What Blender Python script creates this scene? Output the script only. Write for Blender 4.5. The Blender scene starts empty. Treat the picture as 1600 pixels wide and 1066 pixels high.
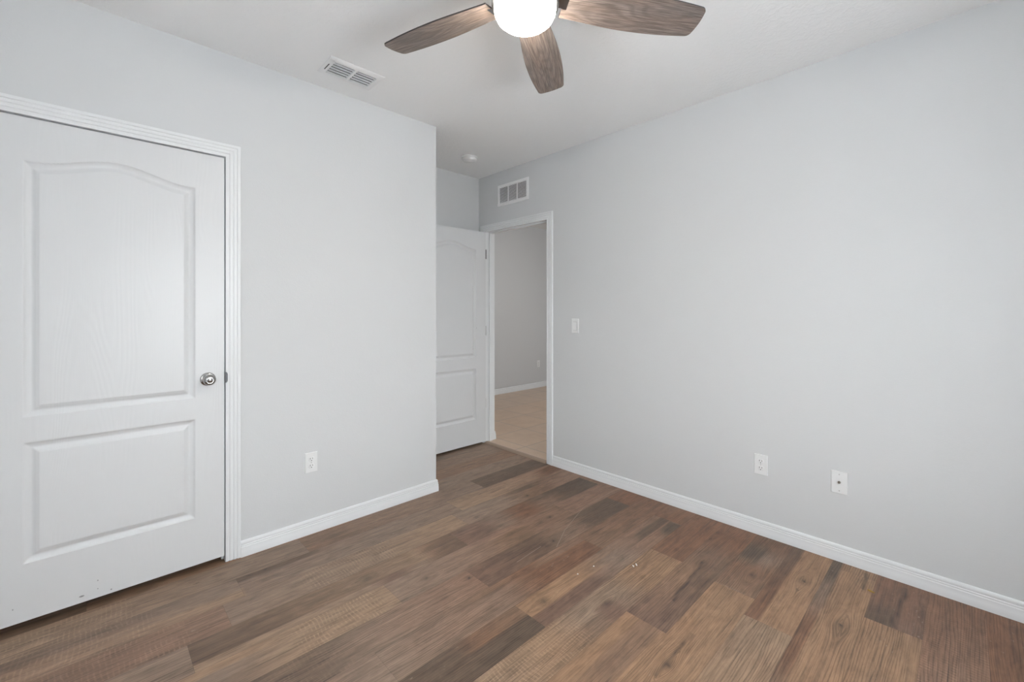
import bpy, bmesh, math, random
import numpy as np
from mathutils import Vector, Matrix

S = bpy.context.scene
COL = S.collection
rnd = random.Random(7)

# ------------------------------------------------------------------ camera
CAM_H = 1.2791
YAW = math.radians(45.972)
cd = bpy.data.cameras.new('camera'); cam = bpy.data.objects.new('camera', cd); COL.objects.link(cam)
cam.location = (0, 0, CAM_H)
cam.rotation_euler = (math.pi/2, 0, YAW - math.pi/2)
cd.sensor_width = 36.0
cd.lens = 681.94/1600*36.0
cd.shift_x = (800-803.88)/1600
cd.shift_y = (487.44-533.0)/1600
cd.clip_start = 0.02
S.camera = cam

# ------------------------------------------------------------------ colour management
S.view_settings.view_transform = 'Standard'
S.view_settings.look = 'None'
S.view_settings.gamma = 1.0
S.view_settings.use_curve_mapping = False
S.view_settings.exposure = 0.0

# ------------------------------------------------------------------ daylight (overcast sky over bright ground)
W = bpy.data.worlds.new('daylight'); S.world = W; W.use_nodes = True
wn = W.node_tree.nodes; wl = W.node_tree.links
for n in list(wn): wn.remove(n)
wo = wn.new('ShaderNodeOutputWorld'); wb = wn.new('ShaderNodeBackground')
wt = wn.new('ShaderNodeTexCoord'); ws = wn.new('ShaderNodeSeparateXYZ'); wr = wn.new('ShaderNodeValToRGB')
wl.new(wt.outputs['Generated'], ws.inputs[0])
wm = wn.new('ShaderNodeMapRange'); wl.new(ws.outputs['Z'], wm.inputs[0]); wm.inputs[1].default_value = -1; wm.inputs[2].default_value = 1
wl.new(wm.outputs[0], wr.inputs[0])
# sunlit ground below, bright hazy horizon, softer overcast zenith (position 0.5 is the horizon)
els = wr.color_ramp.elements
els[0].position = 0.0; els[0].color = (1.40, 1.44, 1.49, 1)
els[1].position = 1.0; els[1].color = (0.90, 0.97, 1.05, 1)
for p_, c_ in ((0.33, (1.30, 1.34, 1.39, 1)), (0.45, (1.0, 1.03, 1.06, 1)), (0.50, (1.05, 1.08, 1.11, 1)), (0.56, (1.55, 1.59, 1.63, 1)), (0.66, (1.48, 1.53, 1.58, 1)), (0.80, (0.98, 1.03, 1.09, 1))):
    e_ = els.new(p_); e_.color = c_
wl.new(wr.outputs[0], wb.inputs[0]); wb.inputs[1].default_value = 12.0
wl.new(wb.outputs[0], wo.inputs[0])

# room measures (metres, camera stands over the origin)
XR, YL, YA, XC, H = 2.76, 2.631, 3.365, 1.764, 2.601
XW, YS = -1.05, -0.85          # walls behind the camera
TH = 0.115
HX1, HY0, HY1, HH = 7.2, 0.6, 5.0, 2.69   # the space beyond the doorway
FAN_X, FAN_Y, FAN_Z = 1.097, 1.081, 2.385
WIN = (0.35, 1.40, 0.65, 2.05)  # window in the wall behind the camera: x0, x1, z0, z1
WIN2 = (1.0, 1.9, 0.8, 2.1)    # unseen window added at the hall's far end to light it: y0, y1, z0, z1
WIN3 = (0.82, 1.14, 0.80, 1.98)  # unseen window added to light the right wall evenly: y0, y1, z0, z1

def portal(name, loc, rot, sx, sy):
    l = bpy.data.lights.new(name, 'AREA'); l.shape = 'RECTANGLE'; l.size = sx; l.size_y = sy
    l.cycles.is_portal = True
    o = bpy.data.objects.new(name, l); COL.objects.link(o); o.location = loc; o.rotation_euler = rot
    return o
portal('window_daylight', ((WIN[0]+WIN[1])/2, YS-TH-0.01, (WIN[2]+WIN[3])/2), (math.pi/2, 0, 0), WIN[1]-WIN[0], WIN[3]-WIN[2]).rotation_euler = (math.radians(90), 0, math.pi)
portal('side_daylight', (XW-TH-0.01, (WIN3[0]+WIN3[1])/2, (WIN3[2]+WIN3[3])/2), (math.radians(90), 0, math.radians(-90)), WIN3[1]-WIN3[0], WIN3[3]-WIN3[2])
portal('hall_daylight', (HX1+TH+0.01, (WIN2[0]+WIN2[1])/2, (WIN2[2]+WIN2[3])/2), (math.radians(90), 0, math.radians(90)), WIN2[1]-WIN2[0], WIN2[3]-WIN2[2])

# ------------------------------------------------------------------ material helpers
def srgb(r, g, b):
    f = lambda c: (c/255/12.92) if c/255 <= 0.04045 else ((c/255+0.055)/1.055)**2.4
    return (f(r), f(g), f(b), 1.0)
class NT:
    def __init__(s, name):
        s.m = bpy.data.materials.new(name); s.m.use_nodes = True
        s.t = s.m.node_tree; s.n = s.t.nodes
        s.b = s.n['Principled BSDF']; s.out = s.n['Material Output']
    def new(s, t, **kw):
        n = s.n.new(t)
        for k, v in kw.items(): setattr(n, k, v)
        return n
    def link(s, a, b): s.t.links.new(a, b)
    def val(s, node, key, v):
        node.inputs[key].default_value = v
    def math(s, op, a, b=None, clamp=False):
        n = s.n.new('ShaderNodeMath'); n.operation = op; n.use_clamp = clamp
        for i, x in enumerate((a, b)):
            if x is None: continue
            if isinstance(x, (int, float)): n.inputs[i].default_value = x
            else: s.link(x, n.inputs[i])
        return n.outputs[0]
    def noise(s, vec, scale=1.0, detail=4, rough=0.55, dist=0.0):
        n = s.n.new('ShaderNodeTexNoise'); n.inputs['Scale'].default_value = scale
        n.inputs['Detail'].default_value = detail; n.inputs['Roughness'].default_value = rough
        n.inputs['Distortion'].default_value = dist
        if vec is not None: s.link(vec, n.inputs['Vector'])
        return n.outputs['Fac']
    def comb(s, x, y, z=0.0):
        n = s.n.new('ShaderNodeCombineXYZ')
        for i, v in enumerate((x, y, z)):
            if isinstance(v, (int, float)): n.inputs[i].default_value = v
            else: s.link(v, n.inputs[i])
        return n.outputs[0]
    def remap(s, v, a, b, c, d):
        n = s.n.new('ShaderNodeMapRange'); n.clamp = True
        s.link(v, n.inputs[0])
        for i, x in enumerate((a, b, c, d)): n.inputs[i+1].default_value = x
        return n.outputs[0]
    def mix(s, fac, a, b, mode='MIX'):
        n = s.n.new('ShaderNodeMix'); n.data_type = 'RGBA'; n.blend_type = mode; n.clamp_factor = True
        for k, x in ((0, fac), (6, a), (7, b)):
            if isinstance(x, (int, float)): n.inputs[k].default_value = x
            elif isinstance(x, tuple): n.inputs[k].default_value = x
            else: s.link(x, n.inputs[k])
        return n.outputs[2]
    def bump(s, h, strength=0.2, dist=0.002):
        n = s.n.new('ShaderNodeBump'); n.inputs['Strength'].default_value = strength; n.inputs['Distance'].default_value = dist
        s.link(h, n.inputs['Height']); s.link(n.outputs[0], s.b.inputs['Normal'])
    def obj(s): return s.n.new('ShaderNodeTexCoord').outputs['Object']
    def sep(s, v):
        n = s.n.new('ShaderNodeSeparateXYZ'); s.link(v, n.inputs[0]); return n.outputs

def plain(name, col, rough=0.5, metal=0.0, spec=0.5, scale=60, var=0.04, bump=0.0):
    t = NT(name)
    f = t.noise(t.obj(), scale, 3)
    lo = tuple(max(0, c*(1-var)) for c in col[:3]) + (1,); hi = tuple(min(1, c*(1+var)) for c in col[:3]) + (1,)
    t.link(t.mix(f, lo, hi), t.b.inputs['Base Color'])
    t.b.inputs['Roughness'].default_value = rough; t.b.inputs['Metallic'].default_value = metal
    t.b.inputs['Specular IOR Level'].default_value = spec
    if bump: t.bump(f, bump, 0.001)
    return t.m

def mat_wall(name, col):
    t = NT(name); o = t.obj()
    f = t.noise(o, 1.3, 3)
    t.link(t.mix(f, tuple(c*0.985 for c in col[:3])+(1,), tuple(c*1.015 for c in col[:3])+(1,)), t.b.inputs['Base Color'])
    t.b.inputs['Roughness'].default_value = 0.62; t.b.inputs['Specular IOR Level'].default_value = 0.3
    a = t.noise(o, 150, 3, 0.5); b = t.noise(o, 45, 2, 0.5)
    t.bump(t.math('ADD', a, b), 0.16, 0.002)
    return t.m
def mat_ceiling():
    t = NT('ceiling_texture'); o = t.obj()
    t.b.inputs['Base Color'].default_value = (0.905, 0.91, 0.915, 1)
    t.b.inputs['Roughness'].default_value = 0.8; t.b.inputs['Specular IOR Level'].default_value = 0.2
    a = t.remap(t.noise(o, 38, 4, 0.6, 0.6), 0.47, 0.56, 0, 1)
    t.bump(a, 0.22, 0.003)
    return t.m
M = {}
M['wall'] = mat_wall('wall_paint_pale_grey', (0.655, 0.665, 0.675, 1))
M['hall_wall'] = mat_wall('hall_wall_paint', (0.62, 0.63, 0.64, 1))
M['ceiling'] = mat_ceiling()
M['trim'] = plain('trim_white_semigloss', (0.785, 0.80, 0.815, 1), 0.34, 0, 0.5, 30, 0.01)
M['plastic'] = plain('white_plastic', (0.80, 0.81, 0.815, 1), 0.35, 0, 0.5, 90, 0.01)
M['vent'] = plain('vent_white_enamel', (0.86, 0.865, 0.87, 1), 0.4, 0, 0.5, 60, 0.01)
M['slot'] = plain('slot_black', (0.02, 0.02, 0.02, 1), 0.6)
M['duct_shade'] = plain('duct_painted_shade', (0.035, 0.038, 0.045, 1), 0.7)  # near-black colour paints in the shade behind the vent louvres
M['nickel'] = plain('satin_nickel', (0.46, 0.455, 0.45, 1), 0.17, 1.0, 0.5, 200, 0.05)
M['dark_metal'] = plain('dark_oxidised_metal', (0.10, 0.10, 0.105, 1), 0.4, 0.8, 0.5, 200, 0.1)
M['steel'] = plain('screw_steel', (0.55, 0.55, 0.55, 1), 0.35, 1.0)
M['brass'] = plain('coax_brass', (0.30, 0.29, 0.27, 1), 0.3, 1.0)

MARKS = ((0.289, 0.027, 0.009, 0.004), (0.382, 0.016, 0.003, 0.0035), (0.339, 0.074, 0.0022, 0.003), (0.339, 0.038, 0.0022, 0.0022), (0.094, 0.061, 0.002, 0.003))
def mat_door():
    t = NT('door_white_moulded_woodgrain'); o = t.obj(); x, y, z = t.sep(o)
    col = (0.70, 0.71, 0.722, 1)
    d = None
    # small scuffs near the foot of the door
    base = t.mix(0.0, col, col)
    mk = None
    for (px, pz, rx, rz) in MARKS:
        dx = t.math('DIVIDE', t.math('SUBTRACT', x, px), rx); dz = t.math('DIVIDE', t.math('SUBTRACT', z, pz), rz)
        q = t.math('ADD', t.math('MULTIPLY', dx, dx), t.math('MULTIPLY', dz, dz))
        f = t.remap(q, 0.4, 1.2, 0.75, 0.0)
        mk = f if mk is None else t.math('MAXIMUM', mk, f)
    t.link(t.mix(mk, col, (0.16, 0.16, 0.17, 1)), t.b.inputs['Base Color'])
    t.b.inputs['Roughness'].default_value = 0.36
    # embossed cathedral grain
    n1 = t.noise(t.comb(t.math('MULTIPLY', x, 7), 0.3, t.math('MULTIPLY', z, 1.1)), 1.0, 1, 0.4)
    rings = t.math('SINE', t.math('MULTIPLY', n1, 120))
    n2 = t.noise(t.comb(t.math('MULTIPLY', x, 260), 0.0, t.math('MULTIPLY', z, 9)), 1.0, 3, 0.6)
    h = t.math('ADD', t.math('MULTIPLY', rings, 0.35), n2)
    t.bump(h, 0.12, 0.0012)
    return t.m
M['door'] = mat_door()
MARKS = ((0.690, 1.105, 0.004, 0.003), (0.655, 0.905, 0.005, 0.004))
M['door_open'] = mat_door()

# ------------------------------------------------------------------ mesh helpers
def link(name, me, mat, parent=None, loc=None):
    o = bpy.data.objects.new(name, me); COL.objects.link(o)
    if mat is not None:
        for m in (mat if isinstance(mat, (list, tuple)) else [mat]): me.materials.append(m)
    if parent is not None: o.parent = parent
    if loc is not None: o.location = loc
    return o
def obj(name, bm, mat, parent=None, smooth=False, loc=None):
    bmesh.ops.recalc_face_normals(bm, faces=bm.faces[:])
    me = bpy.data.meshes.new(name); bm.to_mesh(me); bm.free()
    if smooth:
        me.polygons.foreach_set('use_smooth', [True]*len(me.polygons))
        me.set_sharp_from_angle(angle=math.radians(35))
    return link(name, me, mat, parent, loc)
def box(bm, x0, x1, y0, y1, z0, z1, bev=0.0, seg=2):
    r = bmesh.ops.create_cube(bm, size=1.0); vs = r['verts']
    bmesh.ops.scale(bm, vec=(x1-x0, y1-y0, z1-z0), verts=vs)
    bmesh.ops.translate(bm, vec=((x0+x1)/2, (y0+y1)/2, (z0+z1)/2), verts=vs)
    if bev:
        es = list({e for v in vs for e in v.link_edges})
        r = bmesh.ops.bevel(bm, geom=es, offset=bev, segments=seg, affect='EDGES', profile=0.5)
    return vs
def lathe(bm, prof, n=48, axis='Z', center=(0, 0, 0)):
    """prof: (radius, height) pairs turned about the axis; closed where radius is 0"""
    rings = []
    for r, h in prof:
        ring = []
        if r < 1e-6:
            ring = [bm.verts.new((0, 0, h))]
        else:
            for i in range(n):
                a = 2*math.pi*i/n; ring.append(bm.verts.new((r*math.cos(a), r*math.sin(a), h)))
        rings.append(ring)
    for a, b in zip(rings[:-1], rings[1:]):
        for i in range(n):
            j = (i+1) % n
            if len(a) == 1 and len(b) == 1: continue
            if len(a) == 1: bm.faces.new((a[0], b[i], b[j]))
            elif len(b) == 1: bm.faces.new((a[i], a[j], b[0]))
            else: bm.faces.new((a[i], a[j], b[j], b[i]))
    vs = [v for r in rings for v in r]
    if axis == '-Y': m = Matrix.Rotation(math.radians(90), 3, 'X')      # height grows towards -Y
    elif axis == '-X': m = Matrix.Rotation(math.radians(-90), 3, 'Y')   # height grows towards -X
    else: m = Matrix.Identity(3)
    for v in vs: v.co = m @ v.co + Vector(center)
    return vs
def sweep(bm, path, prof, up, side, cap=True):
    """profile points (a, b): a along the in-plane side of the path, b along `up`.  Mitred at corners.
       path: list of Vector in a plane with normal `up`; side=+1/-1 picks the side of travel."""
    P = [Vector(p) for p in path]; up = Vector(up).normalized()
    n = len(P); rings = []
    for i in range(n):
        ds = []
        if i > 0: ds.append((P[i]-P[i-1]).normalized())
        if i < n-1: ds.append((P[i+1]-P[i]).normalized())
        ns = [up.cross(d)*side for d in ds]
        if len(ns) == 1: m = ns[0]
        else:
            m = (ns[0]+ns[1]); m = m/ (m.dot(ns[0]))
        rings.append([bm.verts.new(P[i] + m*a + up*b) for a, b in prof])
    k = len(prof)
    for A, B in zip(rings[:-1], rings[1:]):
        for i in range(k):
            j = (i+1) % k
            bm.faces.new((A[i], A[j], B[j], B[i]))
    if cap:
        bm.faces.new(rings[0]); bm.faces.new(list(reversed(rings[-1])))
def empty(name, loc, rot=(0, 0, 0)):
    o = bpy.data.objects.new(name, None); COL.objects.link(o); o.location = loc; o.rotation_euler = rot
    o.empty_display_size = 0.05
    return o
def tag(o, label, cat, group=None, kind=None):
    o['label'] = label; o['category'] = cat
    if group: o['group'] = group
    if kind: o['kind'] = kind
    return o
def struct(o, label=None, cat=None):
    o['kind'] = 'structure'
    if label: o['label'] = label
    if cat: o['category'] = cat
    return o
def copy_tree(o, parent=None):
    c = o.copy(); COL.objects.link(c)
    if parent is not None: c.parent = parent
    for ch in list(o.children): copy_tree(ch, c)
    return c

# ------------------------------------------------------------------ floor: vinyl planks running along X
SCRATCH = [(2.680, 1.752, 2.298, 1.736, .003, .5), (2.298, 1.736, 1.990, 1.634, .003, .5), (1.990, 1.634, 1.815, 1.548, .003, .6), (1.755, 1.610, 1.560, 1.595, .003, .7)]
def mat_floor():
    t = NT('vinyl_plank_rustic_oak')
    at = lambda n: t.new('ShaderNodeAttribute', attribute_name=n)
    col = at('tone').outputs['Color']; gv = at('grain').outputs['Fac']; pid = at('plank').outputs['Fac']
    saw = at('saw').outputs['Fac']; knot = at('knot').outputs['Fac']; lin = at('ring').outputs['Fac']
    x, y, z = t.sep(t.obj())
    px = t.math('ADD', x, t.math('MULTIPLY', pid, 7.3))
    v = lambda sx, sy, off=0.0: t.comb(t.math('MULTIPLY', px, sx), t.math('MULTIPLY', gv, sy), t.math('ADD', pid, off))
    fine = t.noise(v(6, 380), 1, 4, 0.62)
    mid = t.noise(v(3.2, 80, 3.1), 1, 5, 0.62, 0.15)
    big = t.noise(v(1.5, 8, 7.7), 1, 3, 0.55, 0.6)
    blot = t.noise(v(9, 26, 1.9), 1, 5, 0.68, 0.5)
    ringn = t.noise(v(1.3, 11, 5.2), 1, 2, 0.5, 0.2)
    rings = t.math('SINE', t.math('ADD', t.math('MULTIPLY', gv, 2*math.pi/0.0095), t.math('MULTIPLY', ringn, 46)))
    rings = t.math('MULTIPLY', t.remap(rings, 0.25, 1.0, 0.0, 1.0), lin)
    k = t.math('ADD', t.remap(fine, 0.3, 0.7, -0.18, 0.18), t.remap(mid, 0.3, 0.7, -0.23, 0.23))
    k = t.math('ADD', k, t.remap(blot, 0.3, 0.72, 0.20, -0.27))
    k = t.math('SUBTRACT', k, t.math('MULTIPLY', rings, t.remap(ringn, 0.35, 0.6, 0.12, 0.34)))
    # saw kerf marks across the grain
    wob = t.noise(t.comb(t.math('MULTIPLY', x, 4), t.math('MULTIPLY', y, 7), 0), 1, 2)
    sx = t.math('SINE', t.math('ADD', t.math('MULTIPLY', px, 400), t.math('MULTIPLY', wob, 14)))
    sm = t.remap(t.noise(v(16, 45, 9.0), 1, 4, 0.65), 0.42, 0.66, 0, 1)
    k = t.math('ADD', k, t.math('MULTIPLY', t.math('MULTIPLY', t.remap(sx, 0.1, 1.0, -0.06, 0.36), saw), sm))
    gain = t.math('ADD', k, 1.0)
    g3 = t.comb(gain, gain, gain)
    c = t.mix(1.0, col, g3, 'MULTIPLY')
    # warm / grey drift inside a board
    c = t.mix(t.remap(big, 0.35, 0.7, 0.0, 0.5), c, t.mix(1.0, c, (1.03, 0.94, 0.91, 1), 'MULTIPLY'))
    # chalky flecks left by the distressing
    fl = t.remap(t.noise(v(45, 120, 2.2), 1, 3, 0.7), 0.63, 0.72, 0, 0.7)
    fm = t.remap(t.noise(v(2.5, 6, 4.4), 1, 2), 0.5, 0.66, 0, 1)
    c = t.mix(t.math('MULTIPLY', fl, fm), c, (0.36, 0.28, 0.22, 1))
    # dark checks and splits
    ck = t.remap(t.noise(v(1.6, 95, 6.6), 1, 2, 0.5, 0.4), 0.70, 0.76, 0, 0.7)
    c = t.mix(t.math('MULTIPLY', ck, 0.8), c, (0.05, 0.035, 0.028, 1))
    c = t.mix(knot, c, (0.045, 0.034, 0.028, 1))
    for (ax, ay, bx, by, wd, am) in SCRATCH:      # pale scratches in the wear layer
        ux, uy = bx-ax, by-ay; L2 = ux*ux+uy*uy
        rx = t.math('SUBTRACT', x, ax); ry = t.math('SUBTRACT', y, ay)
        tt = t.math('DIVIDE', t.math('ADD', t.math('MULTIPLY', rx, ux), t.math('MULTIPLY', ry, uy)), L2, True)
        qx = t.math('SUBTRACT', rx, t.math('MULTIPLY', tt, ux)); qy = t.math('SUBTRACT', ry, t.math('MULTIPLY', tt, uy))
        d2 = t.math('SQRT', t.math('ADD', t.math('MULTIPLY', qx, qx), t.math('MULTIPLY', qy, qy)))
        c = t.mix(t.remap(d2, wd*.3, wd, am, 0.0), c, (0.36, 0.28, 0.22, 1))
    t.link(c, t.b.inputs['Base Color'])
    t.link(t.remap(mid, 0.3, 0.7, 0.42, 0.56), t.b.inputs['Roughness'])
    t.b.inputs['Specular IOR Level'].default_value = 0.4
    t.bump(t.math('ADD', fine, t.math('MULTIPLY', mid, 0.6)), 0.10, 0.0015)
    return t.m
M['floor'] = mat_floor()

PAL = {  # board print colours (sRGB), the greyer ones also standing for cooler light
 'T': (164, 131, 103), 'L': (163, 137, 113), 'B': (144, 116, 95), 'R': (135, 100, 78),
 'D': (106, 90, 77), 'G': (148, 127, 110), 'M': (130, 104, 89), 'P': (153, 123, 103), 'K': (114, 93, 77)}
PALL = {k: np.array(srgb(*v)[:3]) for k, v in PAL.items()}
PMEAN = np.mean(list(PALL.values()), axis=0)
PALL = {k: 0.87*(v*0.95 + PMEAN*0.05) for k, v in PALL.items()}
ROW0, PITCH = 1.363, 0.1778
JOINTS = {  # row number -> x of one known end joint
 -1: 1.321, -2: 2.168, -3: 1.640, -4: 0.90, -5: 1.980, -6: 1.45, -7: 2.325, -8: 1.9, -9: 0.7,
 0: 1.98, 1: 2.545, 2: 0.979, 3: 1.480, 4: 1.627, 5: 1.712, 6: 2.05, 7: 1.2, 8: 0.5, 9: 2.3, 10: 1.6, 11: 1.0}
# (row, x0, x1, lower fraction, upper fraction, colour at x0, colour at x1)
OV = [  # greyer keys towards the left wall also paint cooler light into the boards
 (-1, .10, 1.321, 0, 1, 'K', 'D'), (-1, 0.95, 1.321, .62, 1, 'R', 'B'), (-1, 1.321, 1.95, .38, 1, 'T', 'T'), (-1, 1.321, 1.95, 0, .38, 'M', 'M'),
 (-1, 1.95, 2.54, 0, 1, 'P', 'B'), (-1, 2.10, 2.54, .45, .75, 'D', 'K'), (-1, 2.33, 2.53, 0, .36, 'D', 'D'), (-1, 2.54, 2.9, 0, 1, 'R', 'B'),
 (-2, .95, 1.5, 0, 1, 'L', 'T'), (-2, 1.5, 1.70, 0, .55, 'M', 'M'), (-2, 1.7, 2.168, 0, 1, 'T', 'T'), (-2, 2.168, 2.9, 0, 1, 'R', 'R'),
 (-3, .4, 1.640, 0, 1, 'T', 'T'), (-3, 1.1, 1.640, .1, .6, 'B', 'B'), (-3, 1.640, 2.3, 0, .55, 'M', 'K'), (-3, 1.640, 2.3, .55, 1, 'M', 'T'), (-3, 2.3, 2.9, 0, 1, 'R', 'R'),
 (-4, .9, 2.12, 0, 1, 'T', 'T'), (-4, 2.12, 2.5, 0, 1, 'B', 'R'), (-4, 2.5, 2.9, 0, 1, 'R', 'K'), (-4, 2.35, 2.70, .55, 1, 'D', 'D'),
 (-5, .76, 1.980, 0, 1, 'T', 'L'), (-5, 1.980, 2.9, 0, .74, 'T', 'T'), (-5, 1.980, 2.9, .74, 1, 'R', 'D'),
 (-6, 1.45, 2.9, 0, .76, 'T', 'T'), (-6, 1.6, 2.37, .76, 1, 'R', 'R'), (-6, 2.37, 2.9, .76, 1, 'D', 'D'),
 (-7, 1.1, 2.325, 0, 1, 'T', 'T'), (-7, 2.325, 2.9, 0, 1, 'M', 'R'), (-7, 2.325, 2.52, .5, 1, 'D', 'M'),
 (-8, 1.9, 2.9, 0, 1, 'P', 'R'), (-9, 1.0, 2.9, 0, 1, 'R', 'R'),
 (0, .76, 1.3, 0, 1, 'G', 'P'), (0, 1.3, 1.98, 0, 1, 'R', 'R'), (0, 1.5, 1.98, .7, 1, 'B', 'P'), (0, 1.98, 2.9, 0, 1, 'B', 'R'),
 (1, .6, 1.326, 0, 1, 'G', 'P'), (1, 1.326, 2.0, 0, 1, 'M', 'K'), (1, 2.0, 2.545, 0, 1, 'K', 'D'), (1, 2.545, 2.9, 0, 1, 'R', 'R'),
 (2, .3, .979, 0, 1, 'L', 'L'), (2, .979, 1.75, 0, 1, 'G', 'P'), (2, 1.75, 2.198, 0, 1, 'P', 'B'), (2, 2.198, 2.9, 0, 1, 'P', 'P'),
 (3, .9, 1.20, 0, .25, 'M', 'M'), (3, 1.2, 1.48, 0, 1, 'B', 'K'), (3, 1.48, 1.80, 0, 1, 'M', 'M'), (3, 1.80, 2.2, 0, 1, 'R', 'R'), (3, 2.2, 2.70, 0, 1, 'K', 'D'), (3, 2.70, 2.9, 0, 1, 'B', 'B'),
 (4, .4, 1.627, 0, 1, 'G', 'L'), (4, 1.627, 2.25, 0, 1, 'G', 'G'), (4, 2.25, 2.9, 0, 1, 'P', 'P'), (4, 2.0, 2.5, .7, 1, 'K', 'K'),
 (5, .5, 1.712, 0, 1, 'G', 'G'), (5, 1.712, 2.9, 0, 1, 'L', 'P'), (5, 2.45, 2.9, .2, .8, 'R', 'R'), (5, .4, 1.0, .8, 1, 'K', 'K'),
 (6, .8, 2.05, 0, 1, 'B', 'G'), (6, 2.05, 2.9, 0, 1, 'K', 'D'), (7, 1.2, 2.9, 0, 1, 'G', 'G'), (8, 1.2, 2.9, 0, 1, 'B', 'B'), (9, 1.2, 2.9, 0, 1, 'B', 'G')]
SAW = [(-2, .85, 1.45, .9), (2, .55, .95, 1.0), (4, .7, 1.2, .9), (5, 2.0, 2.7, 1.0), (-8, 2.0, 2.62, 1.0), (2, 2.15, 2.6, .7), (3, 1.2, 1.45, .4),
       (4, -.2, .3, .8), (5, -.3, .2, .8), (6, -.3, .15, .7), (1, .3, .7, .5), (-1, 2.55, 2.75, .5)]
KNOTS = [(2.429, .535, .020), (2.193, .354, .022), (1.43, 1.297, .016), (1.62, 1.097, .014), (2.24, .932, .012), (1.30, 1.66, .012), (2.174, 2.122, .012),
         (.62, 2.42, .012), (.45, 2.52, .012), (.95, 2.0, .010), (1.72, 2.12, .010), (1.85, 1.60, .012), (2.05, 1.80, .012), (1.15, 1.80, .010), (1.5, .75, .016), (1.25, .55, .014), (2.6, 1.0, .012), (2.3, .72, .014)]
CRACKS = [((2.24, .932), (1.85, .905)), ((2.33, .21), (2.70, .19)), ((2.55, .33), (2.72, .335)), ((1.42, .76), (1.72, .755))]
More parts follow.
